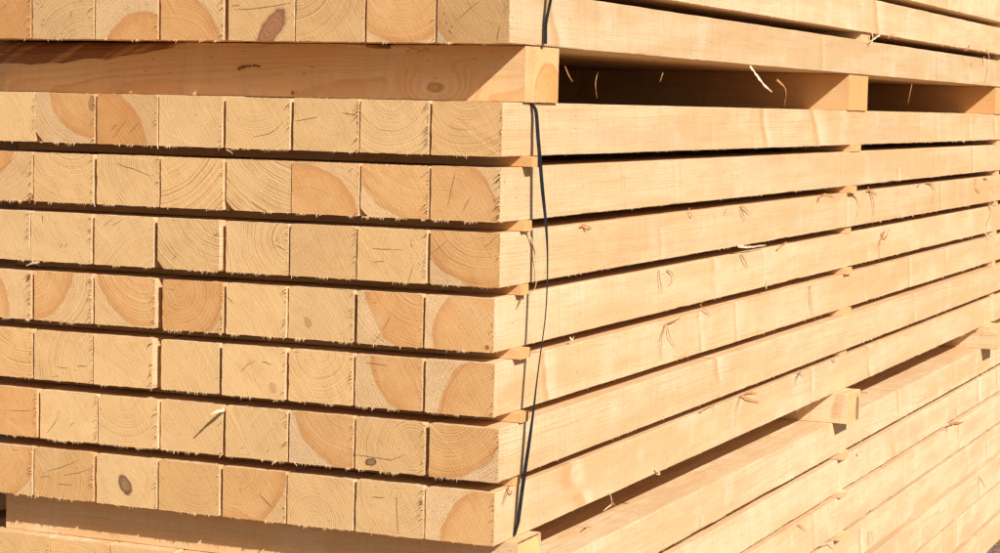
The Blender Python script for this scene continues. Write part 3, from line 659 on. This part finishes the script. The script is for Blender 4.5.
# ------------------------------------------------------------------ splinters hanging on the lit side
def host(nm, k):
    best = None
    for o in bpy.data.objects:
        if o.name.startswith('squared_timber') and o.get('label', '').endswith(('x',)): pass
    return HOST[(nm, k)]
HOST = {}
for o in list(bpy.data.objects):
    if o.name.startswith('squared_timber'):
        for nm in 'TLB':
            for k in range(len(LAYER[nm])):
                if LAYER[nm][k] in o.get('label', '') and o.get('group') == GROUP[nm]:
                    if (nm, k) not in HOST or o.location.x > HOST[(nm, k)].location.x: HOST[(nm, k)] = o
bpy.context.view_layer.update()
def side_splinter(nm, k, pxs, w=.0016, mat=FIBRE_PALE, off=None, t=.0006):
    h = HOST[(nm, k)]; X = CORNER[(nm, k)]; rnd_ = random.Random(int(pxs[0][0] * 7 + pxs[0][1])); off = off or [.001 + .004 * math.sin(math.pi * (i + .5) / len(pxs)) for i in range(len(pxs))]
    P = []; w *= 1.15
    for (x, y), d in zip(pxs, off):
        q = at(x, y, 0, X + d); P.append(Vector((q.x, q.y, q.z + GZ)) - h.location)
    mb = MB(); mb.strand(P, w, t, rnd=rnd_); return mb.build('splinter', mat, h)
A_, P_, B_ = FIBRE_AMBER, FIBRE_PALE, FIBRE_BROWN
S = [('T', 0, [(750, 66), (757, 76), (764, 85), (772, 92)], .006, P_, [.0, .012, .02, .028]), ('T', 0, [(777, 80), (785, 88), (786, 97), (784, 106)], .0035, A_, None),
 ('T', 0, [(912, 84), (910, 94), (908, 104)], .003, A_, None), ('T', 1, [(872, 33), (873, 40), (869, 46)], .004, P_, None), ('T', 1, [(880, 35), (874, 39), (868, 43)], .004, P_, None),
 ('T', 1, [(888, 38), (893, 35), (896, 40)], .003, A_, None), ('T', 1, [(970, 45), (968, 49), (964, 51)], .004, A_, None),
 ('T', 1, [(987, 48), (989.5, 60), (989, 72), (984, 88)], .004, FIBRE, None), ('T', 0, [(984, 57), (984, 67)], .005, P_, None), ('T', 0, [(973, 61), (973, 68)], .005, FIBRE, None),
 ('T', 0, [(565, 66), (569, 76), (573, 82)], .0022, A_, [-.03, -.03, -.03]), ('T', 0, [(598, 72), (595.5, 84), (597, 98)], .0018, A_, [-.04, -.04, -.04]), ('T', 0, [(663, 73), (660, 82)], .0018, A_, [-.01, -.01]),
 ('L', 2, [(524, 232), (529, 234), (534, 250), (537, 272), (535, 288), (531, 291)], .0022, FIBRE, None), ('L', 2, [(580, 227), (584, 225), (588, 227), (592, 228)], .003, A_, None), ('L', 2, [(585, 228), (588, 231)], .002, A_, None),
 ('L', 2, [(689, 208), (691, 214), (693, 217)], .002, A_, None), ('L', 2, [(726, 209), (726, 215)], .002, A_, None), ('L', 2, [(740, 206), (743, 214), (745.5, 221)], .0018, B_, None), ('L', 2, [(741, 206), (746, 209), (750, 214)], .002, A_, None),
 ('L', 2, [(818, 202), (820, 197), (826, 194), (835, 197)], .003, A_, None), ('L', 2, [(852, 194), (858, 198), (859.5, 210), (855, 224)], .0032, FIBRE, None), ('L', 2, [(868, 187), (873, 198), (874, 212), (872, 226)], .0034, A_, None),
 ('L', 2, [(867, 191), (873, 191), (878, 195)], .003, A_, None), ('L', 2, [(926, 183), (932, 184), (935, 192), (931, 204)], .003, A_, None), ('L', 2, [(918, 186), (921, 184)], .003, A_, None), ('L', 2, [(976, 178), (976, 187), (980, 193)], .004, A_, None), ('L', 2, [(984, 178), (988, 180)], .003, B_, None),
 ('L', 2, [(738, 246), (750, 247), (766, 245)], .005, P_, None), ('L', 3, [(741, 254), (745, 261), (748.5, 268)], .0018, B_, None), ('L', 3, [(777, 250), (785, 243), (788, 243)], .003, A_, None), ('L', 3, [(659, 270), (660.5, 282), (662.5, 294)], .0018, B_, None),
 ('L', 3, [(667, 270), (673, 274), (673, 281), (669, 285)], .002, A_, None), ('L', 3, [(766, 289), (768, 279)], .003, FIBRE, None), ('L', 3, [(885, 231), (880, 244), (880, 262)], .0038, A_, None), ('L', 3, [(881, 233), (886, 238), (890, 227)], .003, A_, None),
 ('L', 3, [(989, 205), (992, 212), (987, 226), (989, 235)], .004, FIBRE, None), ('L', 4, [(985, 233), (989, 240), (985, 257)], .004, FIBRE, None), ('L', 4, [(810, 285), (811, 302), (815, 321)], .0034, A_, None),
 ('L', 4, [(700, 304), (703, 308), (711, 315)], .002, A_, None), ('L', 4, [(665.5, 324), (661.5, 340), (661.5, 362)], .0017, B_, None), ('L', 4, [(667, 325), (670, 337), (676, 347)], .0017, A_, None), ('L', 4, [(668, 323), (674, 321), (681, 317)], .002, A_, None), ('L', 4, [(676, 319), (678, 326)], .0015, P_, None),
 ('L', 3, [(570, 337), (572, 340), (574, 336)], .003, P_, None),
 ('L', 6, [(700, 412), (708, 407), (716, 403)], .002, A_, None), ('L', 6, [(713, 403), (714, 413)], .0015, B_, None), ('L', 6, [(741, 395), (737.5, 408), (735.5, 427)], .0018, B_, None), ('L', 6, [(740, 395), (749, 399), (760, 402)], .0026, A_, None), ('L', 6, [(745, 394), (751, 392), (758, 393)], .0024, A_, None),
 ('L', 6, [(800, 372), (797, 378), (795, 386)], .0024, B_, None), ('L', 6, [(798, 370), (802, 373), (804, 377)], .0024, A_, None), ('L', 6, [(833, 359), (836, 362)], .003, A_, None),
 ('L', 6, [(610, 492), (612, 503), (611, 507)], .0016, FIBRE, None), ('L', 6, [(612, 504), (607, 508), (603, 511)], .0018, P_, None), ('L', 6, [(613, 503), (615, 506)], .002, A_, None), ('L', 6, [(655, 469), (660, 474), (656, 474)], .003, FIBRE, None),
 ('L', 6, [(509, 486), (507, 493), (503, 505)], .0022, B_, None), ('L', 6, [(508, 487), (511, 492), (513, 492)], .003, A_, None), ('L', 3, [(522, 296), (520, 302), (517, 309)], .0022, B_, None),
 ('B', 1, [(853, 451), (862, 450), (868, 451.5)], .003, P_, None), ('B', 1, [(856, 454), (858, 457)], .004, B_, None), ('B', 2, [(888, 460), (886, 465)], .003, A_, None), ('B', 2, [(890, 458), (888, 466)], .002, A_, None),
 ('B', 2, [(798, 524), (804, 528), (806, 531)], .002, A_, None), ('B', 3, [(818, 546), (828, 543), (834, 549)], .003, FIBRE, None), ('B', 3, [(872, 531), (874, 540), (869, 544)], .0025, FIBRE, None), ('B', 3, [(869, 531), (869, 550)], .0018, B_, None),
 ('B', 2, [(949, 424), (956, 423), (964, 422)], .006, A_, None), ('B', 2, [(946, 426), (948, 433)], .004, B_, None), ('B', 4, [(979, 476), (979, 500)], .003, B_, None), ('B', 4, [(981, 477), (987, 488)], .003, P_, None)]
for nm, k, pxs, w, mat, off in S: side_splinter(nm, k, pxs, w, mat, off)

def front_mark(pxs, w, mat, host_, y, nm='crack'):
    P = [at(x, z, 1, y) for x, z in pxs]; mb = MB(); M_ = host_.matrix_world.inverted()
    mb.strand([M_ @ Vector((p.x, p.y, p.z + GZ)) for p in P], w, .0012, rnd=random.Random(2)); return mb.build(nm, mat, host_)
front_mark([(238, 69), (246, 66.5), (256, 66), (266, 68.5)], .0045, CRACK, ub, .0663)
front_mark([(291.5, 92.6), (293.5, 93), (297, 92.5), (298.5, 92.7)], .006, FIBRE_BROWN, ub, .0663, 'pin_knot')
T0 = HOST[('T', 0)]
for pp in ([(408, 47), (420, 50), (431, 53.5)], [(417, 53), (424, 50), (432, 51)], [(425, 48), (430, 50), (436, 52)], [(407, 52), (411, 49), (414, 47)]):
    front_mark(pp, .0016, FIBRE_AMBER, T0, .03, 'splinter')
# splinters standing out of the end faces (metres out of the plane)
def end_splinter(nm, k, c, p0, p1, out, w, mat=FIBRE_PALE):
    cand = [o for o in bpy.data.objects if o.get('group') == GROUP[nm] and o.get('label', '').endswith(f'{LAYER[nm][k]}, {PLACE[c]}')]
    h = cand[0]; a = at(*p0, 1, 0.); a.z += GZ; b = at(*p1, 1, -out); b.z += GZ
    mb = MB(); mb.strand([a - h.location + Vector((0, .001, 0)), (a + b) / 2 - h.location + Vector((0, 0, .001)), b - h.location], w, w * .5, rnd=random.Random(3)); mb.build('splinter', mat, h)
end_splinter('L', 5, 4, (224, 410), (211, 414), .034, .0046)
end_splinter('L', 2, 6, (39, 262), (26, 266), .006, .003)
end_splinter('L', 2, 7, (30, 262), (40, 266), .004, .0015, FIBRE_AMBER)
end_splinter('L', 3, 7, (29, 277), (31, 274), .010, .006, FIBRE)
end_splinter('L', 0, 5, (157, 144), (158, 149), .004, .003, FIBRE)
end_splinter('L', 0, 3, (226, 150), (233, 154), .003, .002)
end_splinter('L', 1, 6, (93, 202), (95, 207), .003, .002)
end_splinter('L', 5, 3, (276, 461), (272, 465), .003, .002)
end_splinter('L', 5, 2, (293, 462), (297, 466), .003, .002)

# torn fibres hanging along the long lower and upper edges of the sunlit beams
for (nm, k), h in list(HOST.items()):
    r_ = random.Random(k * 13 + ord(nm)); mb = MB(); w = CORNER[(nm, k)] - h.location.x
    Lh = max(v.co.y for v in h.data.vertices)
    sd = r_.uniform(0, 99)
    for i in range(190):
        y = (r_.random() ** 1.3) * Lh
        if noise.noise((y * 4, sd, 0)) < -.1: continue
        up = r_.random() < .35; sc_ = 1 + y * .45; l = r_.uniform(.0007, .0022) * sc_
        mb.spike((w - .0003, y, (H / 2 if up else -H / 2)), (l * r_.uniform(0, .8), l * r_.uniform(-.9, .9), l * (.4 if up else -1) * r_.uniform(.5, 1.2)), r_.uniform(.0004, .0011) * sc_, r_)
    tag(mb.build('torn_edge', FIBRE, h), kind='stuff')

# ------------------------------------------------------------------ ground
m, g = new_mat('trodden_gravel')
tc = g.node('ShaderNodeTexCoord'); P = tc.outputs['Object']
n1 = g.noise(P, 1.3, 4.); n2 = g.noise(P, 45., 4., .65)
vo = g.node('ShaderNodeTexVoronoi'); g.put(vo.inputs['Vector'], P); vo.inputs['Scale'].default_value = 60
c = g.mix(g.ss(n1, .35, .65), (.30, .20, .12), (.22, .145, .085)); c = g.mix(g.ss(n2, .4, .7, 0., .6), c, (.16, .12, .09))
c = g.mix(.25, c, vo.outputs['Color'], 'OVERLAY')
finish(g, c, .9, g.m('ADD', n2, vo.outputs['Distance']), .012, .8)
gm = MB(); N = 40; Sx = 300.
vs = []; fs = []
def gc(i): t = (i / N) * 2 - 1; return math.copysign(abs(t) ** 3 * Sx, t)
for i in range(N + 1):
    for j in range(N + 1):
        x, y = gc(i), gc(j); vs.append((x, y, -abs(noise.noise((x * .7, y * .7, 0))) * .02))
for i in range(N):
    for j in range(N): fs.append((i * (N + 1) + j, (i + 1) * (N + 1) + j, (i + 1) * (N + 1) + j + 1, i * (N + 1) + j + 1))
gm.add(vs, fs); gr = gm.build('ground', m); tag(gr, 'brown trodden gravel ground under the timber stack', 'ground', kind='structure')
# ------------------------------------------------------------------ light
sd_ = Vector((1.5, -1.06, 1.3)).normalized()
elev = math.asin(sd_.z); rot = math.atan2(sd_.x, sd_.y)
W = bpy.data.worlds.new('World'); sc.world = W; W.use_nodes = True
wt = W.node_tree; wt.nodes.clear()
sky = wt.nodes.new('ShaderNodeTexSky'); sky.sky_type = 'NISHITA'; sky.sun_disc = False; sky.sun_elevation = elev; sky.sun_rotation = rot
bg = wt.nodes.new('ShaderNodeBackground'); bg.inputs[1].default_value = .05; wo = wt.nodes.new('ShaderNodeOutputWorld')
wt.links.new(sky.outputs[0], bg.inputs[0]); wt.links.new(bg.outputs[0], wo.inputs[0])
sl = bpy.data.lights.new('sun', 'SUN'); sl.energy = 5.; sl.angle = R(.5); sl.color = (1., .965, .90)
so = bpy.data.objects.new('sun', sl); COL.objects.link(so); so.rotation_euler = sd_.to_track_quat('Z', 'Y').to_euler(); so.location = (6, -4, 7)
sc.view_settings.view_transform = 'Standard'; sc.view_settings.look = 'None'; sc.view_settings.exposure = .27; sc.view_settings.gamma = 1
sc.render.engine = 'CYCLES'; sc.cycles.max_bounces = 6; sc.cycles.diffuse_bounces = 5
